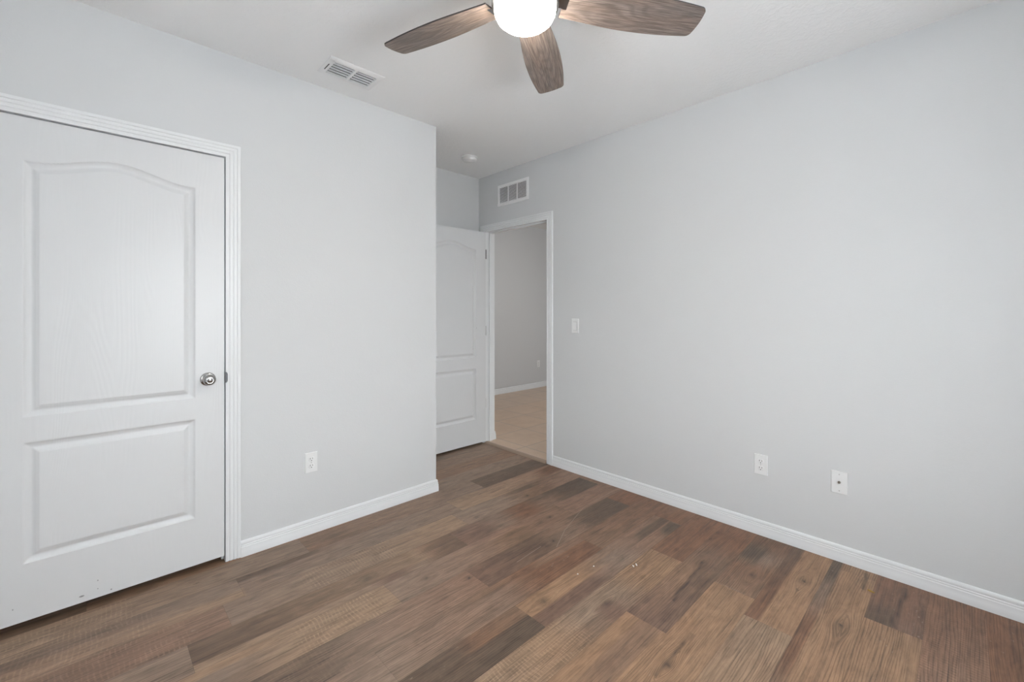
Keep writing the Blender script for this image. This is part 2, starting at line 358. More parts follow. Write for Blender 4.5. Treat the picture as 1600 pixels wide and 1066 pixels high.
def build_floor():
    X0, X1, Y0, Y1 = XW-0.02, XR+0.05, YS-0.02, YA+0.02
    V = []; Fc = []; tone = []; grain = []; plank = []; saw = []; knot = []; ring = []
    dx = 0.0125; NY = 15
    r0 = int(math.floor((Y0-ROW0)/PITCH)); r1 = int(math.ceil((Y1-ROW0)/PITCH))
    base_keys = 'BGGKLTGP'
    for r in range(r0, r1):
        ya, yb = ROW0+r*PITCH, ROW0+(r+1)*PITCH
        j = JOINTS.get(r, rnd.uniform(0, 1.2)); cuts = []
        k = j
        while k > X0: k -= 1.2192
        k += 1.2192
        while k < X1: cuts.append(k); k += 1.2192
        ends = [X0]+cuts+[X1]
        for pa, pb in zip(ends[:-1], ends[1:]):
            if pb-pa < 1e-3: continue
            ident = rnd.random()
            nx = max(2, int(math.ceil((pb-pa)/dx)))
            xs = np.linspace(pa+0.0002, pb-0.0002, nx+1)
            fr = np.linspace(0, 1, NY+1)
            # base print: two or three strips, each drifting in colour along the board
            nst = rnd.choice([1, 2, 2, 3]); cutsf = sorted(rnd.uniform(.2, .8) for _ in range(nst-1)); cutsf = [0]+cutsf+[1.01]
            keys = [(rnd.choice(base_keys), rnd.choice(base_keys)) for _ in range(nst)]
            xx, ff = np.meshgrid(xs, fr, indexing='ij')
            u = (xx-pa)/(pb-pa)
            colr = np.zeros(xx.shape+(3,))
            for s in range(nst):
                m = (ff >= cutsf[s]) & (ff < cutsf[s+1])
                c = PALL[keys[s][0]][None, :]*(1-u[m])[:, None] + PALL[keys[s][1]][None, :]*u[m][:, None]
                colr[m] = c
            for (rr, a, b, f0, f1, ka, kb) in OV:
                if rr != r: continue
                m = (xx >= a-1e-4) & (xx <= b+1e-4) & (ff >= f0-.02) & (ff <= f1+.02)
                if not m.any(): continue
                w = np.clip((xx[m]-a)/(b-a), 0, 1)
                # the printed tone fades along the board unless it starts or stops at a real end joint
                al = np.ones_like(w); L_ = min(0.28, 0.45*(b-a))
                if abs(a-pa) > .04 and a > pa: al *= np.clip((xx[m]-a)/L_, 0, 1)
                if abs(b-pb) > .04 and b < pb: al *= np.clip((b-xx[m])/L_, 0, 1)
                al = (al*al*(3-2*al))[:, None]
                colr[m] = colr[m]*(1-al) + al*(PALL[ka][None, :]*(1-w)[:, None] + PALL[kb][None, :]*w[:, None])
            yy = ya+0.0003 + ff*(PITCH-0.0006)
            sw = np.zeros_like(xx)
            for (rr, a, b, s) in SAW:
                if rr == r:
                    e = 0.05
                    sw = np.maximum(sw, s*np.clip((xx-a)/e, 0, 1)*np.clip((b-xx)/e, 0, 1))
            gv = yy.copy(); kn = np.zeros_like(xx); rg = np.full_like(xx, 0.35 + 0.65*(rnd.random() > .45))
            for (kx, ky, kr) in KNOTS:
                if not (ya <= ky <= yb): continue
                d = np.sqrt(((xx-kx)/2.2)**2 + (yy-ky)**2)
                gv += np.sign(yy-ky+1e-6)*(-0.030)*np.exp(-(d/0.035)**2)*1.0
                kn = np.maximum(kn, 0.95*np.clip(1.25-np.sqrt(((xx-kx)/1.25)**2+(yy-ky)**2)/(kr*0.55), 0, 1))
                kn = np.maximum(kn, 0.48*np.clip(1-np.sqrt(((xx-kx)/1.5)**2+(yy-ky)**2)/(kr*1.9), 0, 1))
                rg = np.maximum(rg, np.exp(-(d/0.12)**2))
            for (p, q) in CRACKS:
                if not (ya <= p[1] <= yb): continue
                t_ = np.clip((xx-p[0])/(q[0]-p[0]), 0, 1); yc = p[1]+(q[1]-p[1])*t_ + 0.004*np.sin(xx*40)
                inside = (xx >= min(p[0], q[0])) & (xx <= max(p[0], q[0]))
                kn = np.maximum(kn, inside*0.8*np.clip(1-np.abs(yy-yc)/0.010, 0, 1))
            off = len(V)
            V.extend(np.stack([xx.ravel(), yy.ravel(), np.zeros(xx.size)], 1).tolist())
            tone.extend(np.concatenate([colr.reshape(-1, 3), np.ones((xx.size, 1))], 1).ravel().tolist())
            grain.extend(gv.ravel().tolist()); plank.extend([ident]*xx.size); saw.extend(sw.ravel().tolist()); knot.extend(kn.ravel().tolist()); ring.extend(rg.ravel().tolist())
            ii, jj = np.meshgrid(np.arange(nx), np.arange(NY), indexing='ij'); a = off + ii*(NY+1)+jj
            Fc.extend(np.stack([a, a+NY+1, a+NY+2, a+1], -1).reshape(-1, 4).tolist())
    # dark bed showing in the hairline joints, and the slab edge
    me = bpy.data.meshes.new('floor')
    off = len(V)
    V.extend([[X0, Y0, -0.0025], [X1, Y0, -0.0025], [X1, Y1, -0.0025], [X0, Y1, -0.0025], [X0, Y0, -0.05], [X1, Y0, -0.05], [X1, Y1, -0.05], [X0, Y1, -0.05]])
    Fc.extend([[off, off+1, off+2, off+3], [off+7, off+6, off+5, off+4]])
    for k in range(4): Fc.append([off+k, off+4+k, off+4+(k+1) % 4, off+(k+1) % 4])
    tone.extend([0.055, 0.042, 0.034, 1]*8); grain.extend([0]*8); plank.extend([0]*8); saw.extend([0]*8); knot.extend([0]*8); ring.extend([0]*8)
    me.from_pydata(V, [], Fc)
    me.attributes.new('tone', 'FLOAT_COLOR', 'POINT').data.foreach_set('color', np.array(tone, dtype=np.float32))
    for n, arr in (('grain', grain), ('plank', plank), ('saw', saw), ('knot', knot), ('ring', ring)):
        me.attributes.new(n, 'FLOAT', 'POINT').data.foreach_set('value', np.array(arr, dtype=np.float32))
    me.update()
    return link('floor', me, M['floor'])
struct(build_floor(), 'brown rustic wood-look vinyl plank floor of the bedroom', 'floor')

# ------------------------------------------------------------------ shell
def shell(name, boxes, mat, label, cat='wall'):
    bm = bmesh.new()
    for b in boxes: box(bm, *b)
    return struct(obj(name, bm, mat), label, cat)
DX0, DX1, DZ = -0.327, 0.488, 2.070            # closet door opening in the left wall
OY0, OY1, OZ = 2.452, 3.260, 2.060             # doorway in the right wall
shell('wall_left', [(XW, DX0-.02, YL, YL+TH, 0, H), (DX1+.02, XC, YL, YL+TH, 0, H), (DX0-.02, DX1+.02, YL, YL+TH, DZ+.02, H)], M['wall'], 'pale grey left wall holding the closed white door')
shell('wall_alcove', [(XC-TH, XC, YL+TH, YA, 0, H)], M['wall'], 'short pale grey return wall at the mouth of the entry alcove')
shell('wall_back', [(XW, XR+TH, YA, YA+TH, 0, H)], M['wall'], 'grey back wall of the entry alcove behind the open door')
shell('wall_right', [(XR, XR+TH, YS-TH, OY0-.02, 0, H), (XR, XR+TH, OY1+.02, YA, 0, H), (XR, XR+TH, OY0-.02, OY1+.02, OZ+.02, H)], M['wall'], 'long pale grey right wall with the open doorway')
shell('wall_side', [(XW-TH, XW, YS-TH, WIN3[0], 0, H), (XW-TH, XW, WIN3[1], YA+TH, 0, H), (XW-TH, XW, WIN3[0], WIN3[1], 0, WIN3[2]), (XW-TH, XW, WIN3[0], WIN3[1], WIN3[3], H)], M['wall'], 'pale grey wall at the left behind the camera')
shell('wall_rear', [(XW, WIN[0], YS-TH, YS, 0, H), (WIN[1], XR, YS-TH, YS, 0, H), (WIN[0], WIN[1], YS-TH, YS, 0, WIN[2]), (WIN[0], WIN[1], YS-TH, YS, WIN[3], H)], M['wall'], 'pale grey window wall behind the camera')
shell('ceiling', [(XW-TH, XR+TH, YS-TH, YA+TH, H, H+.1)], M['ceiling'], 'white knockdown-textured bedroom ceiling', 'ceiling')
# hall beyond the doorway
HALL_Z = 0.010
def mat_tile():
    t = NT('hall_tile_beige'); o = t.obj(); x, y, z = t.sep(o)
    a = t.math('DIVIDE', t.math('SUBTRACT', x, 2.925-0.45*4), 0.45)
    b = t.math('DIVIDE', t.math('SUBTRACT', y, 2.88-0.45*8), 0.45)
    def edge(v):
        f = t.math('FRACT', v); return t.math('ABSOLUTE', t.math('SUBTRACT', f, 0.5))
    e = t.math('MAXIMUM', edge(a), edge(b))
    gr = t.remap(e, 0.487, 0.494, 0, 1)
    ida = t.math('FLOOR', a); idb = t.math('FLOOR', b)
    wn_ = t.new('ShaderNodeTexWhiteNoise'); t.link(t.comb(ida, idb, 0), wn_.inputs[0])
    n = t.noise(o, 6, 4, 0.6, 0.5)
    c = t.mix(n, (0.43, 0.285, 0.185, 1), (0.62, 0.46, 0.33, 1))
    c = t.mix(t.math('MULTIPLY', wn_.outputs[0], 0.3), c, (0.47, 0.39, 0.32, 1))
    c = t.mix(gr, c, (0.30, 0.25, 0.21, 1))
    t.link(c, t.b.inputs['Base Color']); t.b.inputs['Roughness'].default_value = 0.3
    t.bump(t.math('SUBTRACT', 1.0, gr), 0.3, 0.002)
    return t.m
M['tile'] = mat_tile()
shell('floor_hall', [(XR+.03, HX1, HY0, HY1, -.05, HALL_Z), (0.9, XR+.03, YA+TH, HY1, -.05, HALL_Z)], M['tile'], 'beige diagonal tile floor of the hall beyond the doorway', 'floor')
shell('wall_hall', [(0.9, HX1, HY1, HY1+TH, 0, HH)], M['hall_wall'], 'grey far wall of the hall seen through the doorway')
shell('wall_hall_end', [(HX1, HX1+TH, HY0, WIN2[0], 0, HH), (HX1, HX1+TH, WIN2[1], HY1+TH, 0, HH), (HX1, HX1+TH, WIN2[0], WIN2[1], 0, WIN2[2]), (HX1, HX1+TH, WIN2[0], WIN2[1], WIN2[3], HH)], M['hall_wall'], 'end wall of the hall out of sight with a glazed opening')
shell('wall_hall_near', [(XR+TH, HX1+TH, HY0-TH, HY0, 0, HH)], M['hall_wall'], 'near wall of the hall out of sight')
shell('wall_hall_left', [(0.9-TH, 0.9, YA+TH, HY1+TH, 0, HH)], M['hall_wall'], 'left wall of the hall out of sight')
shell('ceiling_hall', [(XR+TH, HX1+TH, HY0-TH, YA+TH, HH, HH+.1), (0.9-TH, HX1+TH, YA+TH, HY1+TH, HH, HH+.1)], M['ceiling'], 'white ceiling of the hall', 'ceiling')

# windows behind the camera / at the end of the hall
def mat_pane():
    t = NT('window_pane_glass'); t.n.remove(t.b)
    tr = t.new('ShaderNodeBsdfTransparent'); gl = t.new('ShaderNodeBsdfGlossy'); mx = t.new('ShaderNodeMixShader')
    gl.inputs['Roughness'].default_value = 0.02; mx.inputs[0].default_value = 0.05
    tr.inputs[0].default_value = (0.97, 0.98, 0.98, 1)
    t.link(tr.outputs[0], mx.inputs[1]); t.link(gl.outputs[0], mx.inputs[2]); t.link(mx.outputs[0], t.out.inputs[0])
    return t.m
M['pane'] = mat_pane()
def window(name, axis, a0, a1, z0, z1, p, label):
    bm = bmesh.new(); f = 0.045; d = 0.05
    def b(u0, u1, w0, w1):
        if axis == 'x': box(bm, u0, u1, p-d/2, p+d/2, w0, w1, .004, 1)
        else: box(bm, p-d/2, p+d/2, u0, u1, w0, w1, .004, 1)
    b(a0, a0+f, z0, z1); b(a1-f, a1, z0, z1); b(a0+f, a1-f, z0, z0+f); b(a0+f, a1-f, z1-f, z1)
    zm = (z0+z1)/2; b(a0+f, a1-f, zm-.02, zm+.02)
    w = struct(obj(name, bm, M['trim']), label, 'window')
    bm = bmesh.new()
    if axis == 'x': box(bm, a0+f-.002, a1-f+.002, p-.003, p+.003, z0+f-.002, z1-f+.002)
    else: box(bm, p-.003, p+.003, a0+f-.002, a1-f+.002, z0+f-.002, z1-f+.002)
    obj('pane', bm, M['pane'], w)
    return w
window('window_1', 'x', WIN[0], WIN[1], WIN[2], WIN[3], YS-TH/2, 'white framed bedroom window in the wall behind the camera')
window('window_3', 'y', WIN3[0], WIN3[1], WIN3[2], WIN3[3], XW-TH/2, 'unseen white framed window added in the side wall to light the right wall')
window('window_2', 'y', WIN2[0], WIN2[1], WIN2[2], WIN2[3], HX1+TH/2, 'unseen white framed window added at the far end of the hall to light it')

# ------------------------------------------------------------------ trim: baseboards and casings
BASE = [(0, 0), (0.0135, 0), (0.0135, 0.030), (0.0128, 0.032), (0.0128, 0.050), (0.0108, 0.0525), (0.0100, 0.0555), (0.0118, 0.0580), (0.0118, 0.0600), (0.0088, 0.0630), (0.0086, 0.0655), (0.0098, 0.0680), (0.0090, 0.0745), (0.0072, 0.0800), (0.0040, 0.0828), (0, 0.0835)]
def baseboard(name, path, side, label, z=0.0, thick=1.0):
    bm = bmesh.new(); sweep(bm, [(x, y, z) for x, y in path], [(a*thick, b) for a, b in BASE], (0, 0, 1), side)
    return struct(obj(name, bm, M['trim'], smooth=True), label, 'baseboard')
CW = 0.066
baseboard('baseboard_left', [(DX1+CW, YL), (XC, YL), (XC, YA-.0135)], -1, 'white baseboard along the foot of the left wall, turning the corner')
baseboard('baseboard_right', [(XR, YS+.0135), (XR, OY0-CW+.002)], 1, 'white stepped baseboard along the foot of the right wall')
baseboard('baseboard_back', [(XC, YA), (XR, YA)], -1, 'white baseboard in the alcove behind the open door')
baseboard('baseboard_rear', [(XW, YS), (XR, YS)], 1, 'white baseboard under the window behind the camera')
baseboard('baseboard_side', [(XW, YS+.0135), (XW, YL)], -1, 'white baseboard on the wall behind the camera')
baseboard('baseboard_door', [(XW+.0135, YL), (DX0-CW, YL)], -1, 'white baseboard left of the closed door')
baseboard('baseboard_hall', [(0.9, HY1), (HX1, HY1)], -1, 'white baseboard along the far hall wall', HALL_Z)
baseboard('baseboard_hall_corner', [(XR+TH, OY1+.002), (XR+TH, YA+TH), (XR-.3, YA+TH)], -1, 'short white baseboard on the hall side of the doorway', HALL_Z, 1.7)
# casing profile: (distance from the opening, thickness)
CASE = [(0, 0), (0, 0.009), (0.003, 0.0105), (0.011, 0.0108), (0.013, 0.0085), (0.016, 0.0085), (0.019, 0.0118), (0.027, 0.0122), (0.030, 0.0100), (0.033, 0.0102), (0.036, 0.0135), (0.044, 0.0140), (0.046, 0.0115), (0.049, 0.0117), (0.052, 0.0155), (0.060, 0.0165), (0.0645, 0.0150), (0.066, 0.0110), (0.066, 0)]
def casing(bm, pts, up, side): sweep(bm, pts, CASE, up, side)
bm = bmesh.new()   # closet side
casing(bm, [(DX0, YL, 0.004), (DX0, YL, DZ), (DX1, YL, DZ), (DX1, YL, 0.004)], (0, -1, 0), 1)
struct(obj('trim_1', bm, M['trim'], smooth=True), 'white fluted casing framing the closed door', 'door casing')
bm = bmesh.new()   # jamb of the closed door
box(bm, DX0-.02, DX0, YL, YL+TH, 0, DZ+.02); box(bm, DX1, DX1+.02, YL, YL+TH, 0, DZ+.02); box(bm, DX0, DX1, YL, YL+TH, DZ, DZ+.02)
box(bm, DX0, DX0+.01, YL+.042, YL+.075, 0, DZ); box(bm, DX1-.01, DX1, YL+.042, YL+.075, 0, DZ); box(bm, DX0+.01, DX1-.01, YL+.042, YL+.075, DZ-.01, DZ)
struct(obj('trim_2', bm, M['trim']), 'white jamb around the closed door', 'door jamb')
bm = bmesh.new()   # doorway casing on the room side (the leg by the alcove wall is full width too)
casing(bm, [(XR, OY0+.006, 0.0), (XR, OY0+.006, OZ-.004), (XR, OY1, OZ-.004), (XR, OY1, 0.0)], (-1, 0, 0), -1)
struct(obj('trim_3', bm, M['trim'], smooth=True), 'white fluted casing framing the open doorway', 'door casing')
bm = bmesh.new()
box(bm, XR, XR+TH, OY0-.02, OY0, 0, OZ+.02); box(bm, XR, XR+TH, OY1, OY1+.02, 0, OZ+.02); box(bm, XR, XR+TH, OY0, OY1, OZ, OZ+.02)
box(bm, XR+.042, XR+.078, OY0, OY0+.011, HALL_Z, OZ); box(bm, XR+.042, XR+.078, OY1-.011, OY1, HALL_Z, OZ); box(bm, XR+.042, XR+.078, OY0+.011, OY1-.011, OZ-.011, OZ)
struct(obj('trim_4', bm, M['trim']), 'white jamb lining the open doorway', 'door jamb')
# threshold strip between vinyl and tile
def mat_strip():
    t = NT('threshold_brown_wood'); x, y, z = t.sep(t.obj())
    n = t.noise(t.comb(t.math('MULTIPLY', x, 160), t.math('MULTIPLY', y, 6), 0), 1, 4)
    t.link(t.mix(n, (0.24, 0.175, 0.13, 1), (0.36, 0.27, 0.205, 1)), t.b.inputs['Base Color']); t.b.inputs['Roughness'].default_value = 0.45
    return t.m
bm = bmesh.new()
sweep(bm, [(XR-.022, OY0+.0065, 0), (XR-.022, OY1-.0015, 0)], [(0, 0), (0, .0025), (.006, .0075), (.016, .0125), (.030, .0150), (.042, .0145), (.046, .0100), (.046, 0)], (0, 0, 1), -1)
tag(obj('threshold_strip', bm, mat_strip(), smooth=True), 'narrow brown transition strip across the doorway where vinyl meets tile', 'threshold')

# ------------------------------------------------------------------ doors (two-panel arch-top moulded leaf)
DW, DH, DT = 0.807, 2.033, 0.035
def door_mesh():
    """leaf in local space: x 0..DW, z 0..DH, faces at y=0 (front) and y=DT, the panels moulded in both faces"""
    nx, nz = 270, 678
    x = np.linspace(0, DW, nx+1); z = np.linspace(0, DH, nz+1)
    xx, zz = np.meshgrid(x, z, indexing='ij')
    hw = 0.2815; xc = DW/2
    u = np.abs(xx-xc)/hw
    arch = 0.054*0.5*(1+np.cos(np.pi*np.clip(u/0.92, 0, 1)))
    slope = -0.054*0.5*np.pi/(0.92*hw)*np.sin(np.pi*np.clip(u/0.92, 0, 1))
    top = 1.857 + arch
    dxs = hw-np.abs(xx-xc)
    d1 = np.minimum(np.minimum(dxs, zz-0.822), (top-zz)/np.sqrt(1+slope**2))
    d2 = np.minimum(np.minimum(dxs, zz-0.232), 0.717-zz)
    d = np.maximum(d1, d2)
    prof_d = [-1, 0, .002, .006, .012, .018, .022, .026, .036, .040, .043, 1]
    prof_h = [0, 0, .0032, .0058, .0088, .0108, .0114, .0102, .0046, .0036, .0010, .0010]
    h = np.interp(d, prof_d, prof_h)
    n = (nx+1)*(nz+1)
    Vf = np.stack([xx.ravel(), h.ravel(), zz.ravel()], 1); Vb = np.stack([xx.ravel(), DT-h.ravel(), zz.ravel()], 1)
    ii, jj = np.meshgrid(np.arange(nx), np.arange(nz), indexing='ij'); a = ii*(nz+1)+jj
    Ff = np.stack([a, a+nz+1, a+nz+2, a+1], -1).reshape(-1, 4); Fb = np.stack([a, a+1, a+nz+2, a+nz+1], -1).reshape(-1, 4)+n
    F = Ff.tolist()+Fb.tolist()
    def strip(idx):
        for p, q in zip(idx[:-1], idx[1:]): F.append([p, q, q+n, p+n])
    strip([i*(nz+1) for i in range(nx, -1, -1)]); strip([i*(nz+1)+nz for i in range(nx+1)])
    strip(list(range(nz+1))); strip([nx*(nz+1)+j for j in range(nz, -1, -1)])
    me = bpy.data.meshes.new('door_leaf'); me.from_pydata(np.concatenate([Vf, Vb]).tolist(), [], F); me.update()
    me.polygons.foreach_set('use_smooth', [True]*len(me.polygons)); me.set_sharp_from_angle(angle=math.radians(40))
    return me
DM = door_mesh()
GAP = 0.0035
door1 = link('door_1', DM, M['door'], loc=(DX1-GAP-DW, YL+.004, 0.032))
struct(door1, 'closed white two-panel arch-top door in the left wall', 'door')
def knob_set(parent, x, z, y0, sgn):
    """rose, neck and knob of a passage set on the face at y0, growing towards sgn*Y"""
    ax = '-Y'
    bm = bmesh.new()
    lathe(bm, [(0, -.001), (.0315, -.001), (.0330, .002), (.0325, .005), (.0290, .0085), (.0200, .0105), (.0130, .0115), (.0120, .0200), (0, .0200)], 56, ax, (x, y0, z))
    r = obj('knob_rose', bm, M['nickel'], parent, True)
    bm = bmesh.new()
    lathe(bm, [(0, .0180), (.0125, .0180), (.0140, .0240), (.0200, .0290), (.0252, .0350), (.0272, .0420), (.0262, .0490), (.0225, .0545), (.0160, .0580), (.0120, .0575), (.0085, .0590), (.0040, .0600), (0, .0602)], 56, ax, (x, y0, z))
    k = obj('door_knob', bm, M['nickel'], parent, True)
    return r, k
knob_set(door1, DW-0.070, 0.911, 0.0, -1)
bm = bmesh.new()   # strike lip that wraps out of the jamb beside the latch
lathe(bm, [(0, 0), (.0275, 0), (.0275, .0015), (0, .0015)], 40, '-Y', (0, 0, 0))
for v in bm.verts: v.co.x = max(v.co.x*0.36, -0.004)
st = obj('strike_plate', bm, M['dark_metal'], None, False, (DX1+.0005, YL-.0092, 0.945))
tag(st, 'dark rounded strike plate lip on the jamb beside the round door knob', 'strike plate')

# the open leaf, swung against the alcove wall
D2M = DM.copy(); D2M.materials.clear()
door2 = link('door_2', D2M, M['door_open'], loc=(XR-.006-DW*.985, OY1-.006, 0.020)); door2.scale = (.985, 1, 1.0)
struct(door2, 'open white two-panel arch-top door swung back into the alcove', 'door')
for i, (hz, m) in enumerate(((1.818, 'dark_metal'), (1.075, 'steel'), (0.368, 'plastic'))):
    bm = bmesh.new()
    lathe(bm, [(0, -.044), (.0036, -.044), (.0036, .044), (0, .044)], 20, 'Z', (DW+.003, -.002, hz))
    lathe(bm, [(0, .044), (.0030, .044), (.0030, .048), (.0016, .0500), (0, .0500)], 16, 'Z', (DW+.003, -.002, hz))
    box(bm, DW-.0009, DW+.0009, -.0005, .030, hz-.044, hz+.044)
    obj('hinge', bm, M[m], door2, True)

# ------------------------------------------------------------------ wall plates
# local frame: x across, z up, the plate grows towards -Y from the wall at y=0
def plate(bm, w=0.070, h=0.1145, t=0.0055, hole=None):
    vs = box(bm, -w/2, w/2, -t, 0, -h/2, h/2)
    for v in vs:
        if v.co.y < -t/2: v.co.x *= 0.935; v.co.z *= 0.958
def ring_bump(bm, x, y, z, r, t, n=20): lathe(bm, [(0, 0), (r, 0), (r, t*.6), (r*.7, t), (0, t)], n, '-Y', (x, y, z))
def make_outlet():
    root = empty('wall_outlet', (0, 0, 0))
    bm = bmesh.new(); plate(bm); obj('cover_plate', bm, M['plastic'], root)
    for zc in (0.0195, -0.0195):
        bm = bmesh.new(); lathe(bm, [(0, 0), (.0172, 0), (.0172, .0010), (.0160, .0018), (0, .0018)], 40, '-Y', (0, -.0055, zc))
        for v in bm.verts:
            v.co.z = min(max(v.co.z, zc-.0140), zc+.0140)
        r = obj('receptacle', bm, M['plastic'], root, True)
        for sx, hh in ((-.0064, .0042), (.0064, .0036)):
            bm = bmesh.new(); box(bm, sx-.0012, sx+.0012, -.0078, -.0068, zc+.0035-hh, zc+.0035+hh); obj('slot', bm, M['slot'], r)
        bm = bmesh.new(); ring_bump(bm, 0, -.0071, zc-.0082, .0026, .0006); obj('slot', bm, M['slot'], r)
    bm = bmesh.new(); ring_bump(bm, 0, -.0055, 0, .0030, .0010); obj('screw', bm, M['steel'], root)
    return root
o1 = make_outlet(); o1.location = (0.908, YL, 0.410)
tag(o1, 'white duplex outlet low on the left wall beside the closed door', 'outlet', 'duplex outlets')
o2 = copy_tree(o1); o2.location = (XR, 0.818, 0.4025); o2.rotation_euler = (0, 0, -math.pi/2)
tag(o2, 'white duplex outlet low on the right wall, left of the cable jack', 'outlet', 'duplex outlets')
o3 = copy_tree(o1); o3.location = (5.39, HY1, 0.405)
tag(o3, 'small white outlet on the far hall wall seen through the doorway', 'outlet', 'duplex outlets')
def make_coax():
    root = empty('cable_jack_plate', (XR, 0.452, 0.4025), (0, 0, -math.pi/2))
    bm = bmesh.new(); plate(bm); obj('cover_plate', bm, M['plastic'], root)
    bm = bmesh.new(); lathe(bm, [(0, 0), (.0070, 0), (.0070, .0028), (.0048, .0030), (.0048, .0110), (.0040, .0115), (.0016, .0115), (.0014, .0080), (0, .0080)], 6, '-Y', (0, -.0055, 0.002)); obj('coax_connector', bm, M['brass'], root)
    for zc in (.0418, -.0418):
        bm = bmesh.new(); ring_bump(bm, 0, -.0055, zc, .0030, .0012); obj('screw', bm, M['steel'], root)
    tag(root, 'white wall plate with a single coax cable jack on the right wall', 'cable jack')
make_coax()
def make_switch():
    root = empty('light_switch', (XR, 2.158, 1.1665), (0, 0, -math.pi/2))
    bm = bmesh.new(); plate(bm); obj('cover_plate', bm, M['plastic'], root)
    bm = bmesh.new()
    pts = [(-.0155, -.0055), (.0155, -.0055)]
    vs = box(bm, -.0160, .0160, -.0085, -.0050, -.0330, .0330)
    for v in vs:
        if v.co.y < -.007: v.co.y += -.0030 if v.co.z < 0 else .0012
    obj('rocker', bm, M['plastic'], root)
    bm = bmesh.new()
    for (a, b, c, d) in ((-.0170, -.0160, -.0340, .0340), (.0160, .0170, -.0340, .0340)): box(bm, a, b, -.0060, -.0048, c, d)
    box(bm, -.0170, .0170, -.0060, -.0048, .0330, .0340); box(bm, -.0170, .0170, -.0060, -.0048, -.0340, -.0330)
    obj('rocker_gap', bm, M['slot'], root)
    tag(root, 'white rocker light switch on the right wall beside the doorway', 'light switch')
make_switch()

# ------------------------------------------------------------------ vents
def make_return_grille():
    # in the wall X=XR, facing -X; local x across, z up, -y out of the wall
    w, h = 0.405, 0.197
    root = empty('wall_vent', (XR, 2.876, 2.371), (0, 0, -math.pi/2))
    fw = 0.026
    bm = bmesh.new()
    sweep(bm, [(-w/2, 0, -h/2), (-w/2, 0, h/2), (w/2, 0, h/2), (w/2, 0, -h/2), (-w/2, 0, -h/2)], [(0, 0), (0, .003), (.004, .007), (fw-.003, .008), (fw, .006), (fw, 0)], (0, -1, 0), -1, cap=False)
    obj('frame', bm, M['vent'], root, True)
    bm = bmesh.new(); box(bm, -w/2+fw-.001, w/2-fw+.001, -.0008, -.0002, -h/2+fw-.001, h/2-fw+.001); obj('backing', bm, M['duct_shade'], root)
    iw = w-2*fw; ih = h-2*fw; dv = 0.011
    for k in (1, 2):
        xc = -w/2+fw+iw*k/3
        bm = bmesh.new(); box(bm, xc-dv/2, xc+dv/2, -.0072, -.0008, -h/2+fw, h/2-fw, .001, 1); obj('divider', bm, M['vent'], root)
    for k in range(3):
        x0 = -w/2+fw+iw*k/3+(dv/2 if k else 0); x1 = -w/2+fw+iw*(k+1)/3-(dv/2 if k < 2 else 0)
        bm = bmesh.new(); n = 14
        for i in range(n):
            zc = -h/2+fw+ih*(i+.5)/n
            vs = box(bm, x0, x1, -.0062, -.0012, zc-.0020, zc+.0020)
            for v in vs: v.co.z += (0.0018 if v.co.y > -.004 else -0.0018)
        obj('louvres', bm, M['vent'], root)
    tag(root, 'white three-section return air grille above the open doorway', 'vent')
make_return_grille()
def make_ceiling_vent():
    cx, cy = 1.034, 2.372
    root = empty('ceiling_vent', (cx, cy, H))
    w, d = 0.300, 0.196
    bm = bmesh.new()
    fw = 0.033
    sweep(bm, [(-w/2, -d/2, 0), (-w/2, d/2, 0), (w/2, d/2, 0), (w/2, -d/2, 0), (-w/2, -d/2, 0)], [(0, 0), (0, .002), (.006, .007), (.020, .0095), (fw, .0095), (fw, 0)], (0, 0, -1), 1, cap=False)
    obj('frame', bm, M['vent'], root, True)
    iw, idp = w-2*fw, d-2*fw
    bm = bmesh.new(); box(bm, -iw/2-.001, iw/2+.001, -idp/2-.001, idp/2+.001, -.0012, -.0004); obj('damper', bm, M['duct_shade'], root)
    bm = bmesh.new(); box(bm, -.0075, .0075, -idp/2, idp/2, -.0092, -.0010); obj('divider', bm, M['vent'], root)
    bm = bmesh.new(); box(bm, -iw/2-.019, -iw/2-.015, -idp/2+.035, idp/2-.030, -.0104, -.0090); obj('lever_slot', bm, M['slot'], root)
    for sx in (-1, 1):
        for i in range(5):
            yc = -idp/2 + idp*(i+.62)/5
            bm = bmesh.new()
            x0, x1 = (-iw/2, -.0075) if sx < 0 else (.0075, iw/2)
            vs = box(bm, x0, x1, yc-.0010, yc+.0010, -.0125, -.0012)
            for v in vs: v.co.y += (-.0013 if v.co.z < -.006 else .0014)
            obj('louvre', bm, M['vent'], root)
    tag(root, 'white two-bank louvred supply vent in the ceiling left of the fan', 'vent')
make_ceiling_vent()
root = empty('smoke_detector', (2.315, 2.950, H))
bm = bmesh.new(); lathe(bm, [(0, 0), (.068, 0), (.070, -.004), (.069, -.011), (.060, -.012), (0, -.012)], 56); obj('mounting_base', bm, M['plastic'], root, True)
bm = bmesh.new(); lathe(bm, [(0, -.010), (.060, -.010), (.063, -.014), (.062, -.026), (.056, -.033), (.040, -.0365), (.016, -.0375), (.013, -.0385), (0, -.0387)], 56); obj('sensor_cover', bm, M['plastic'], root, True)
tag(root, 'round white smoke detector on the alcove ceiling', 'smoke detector')

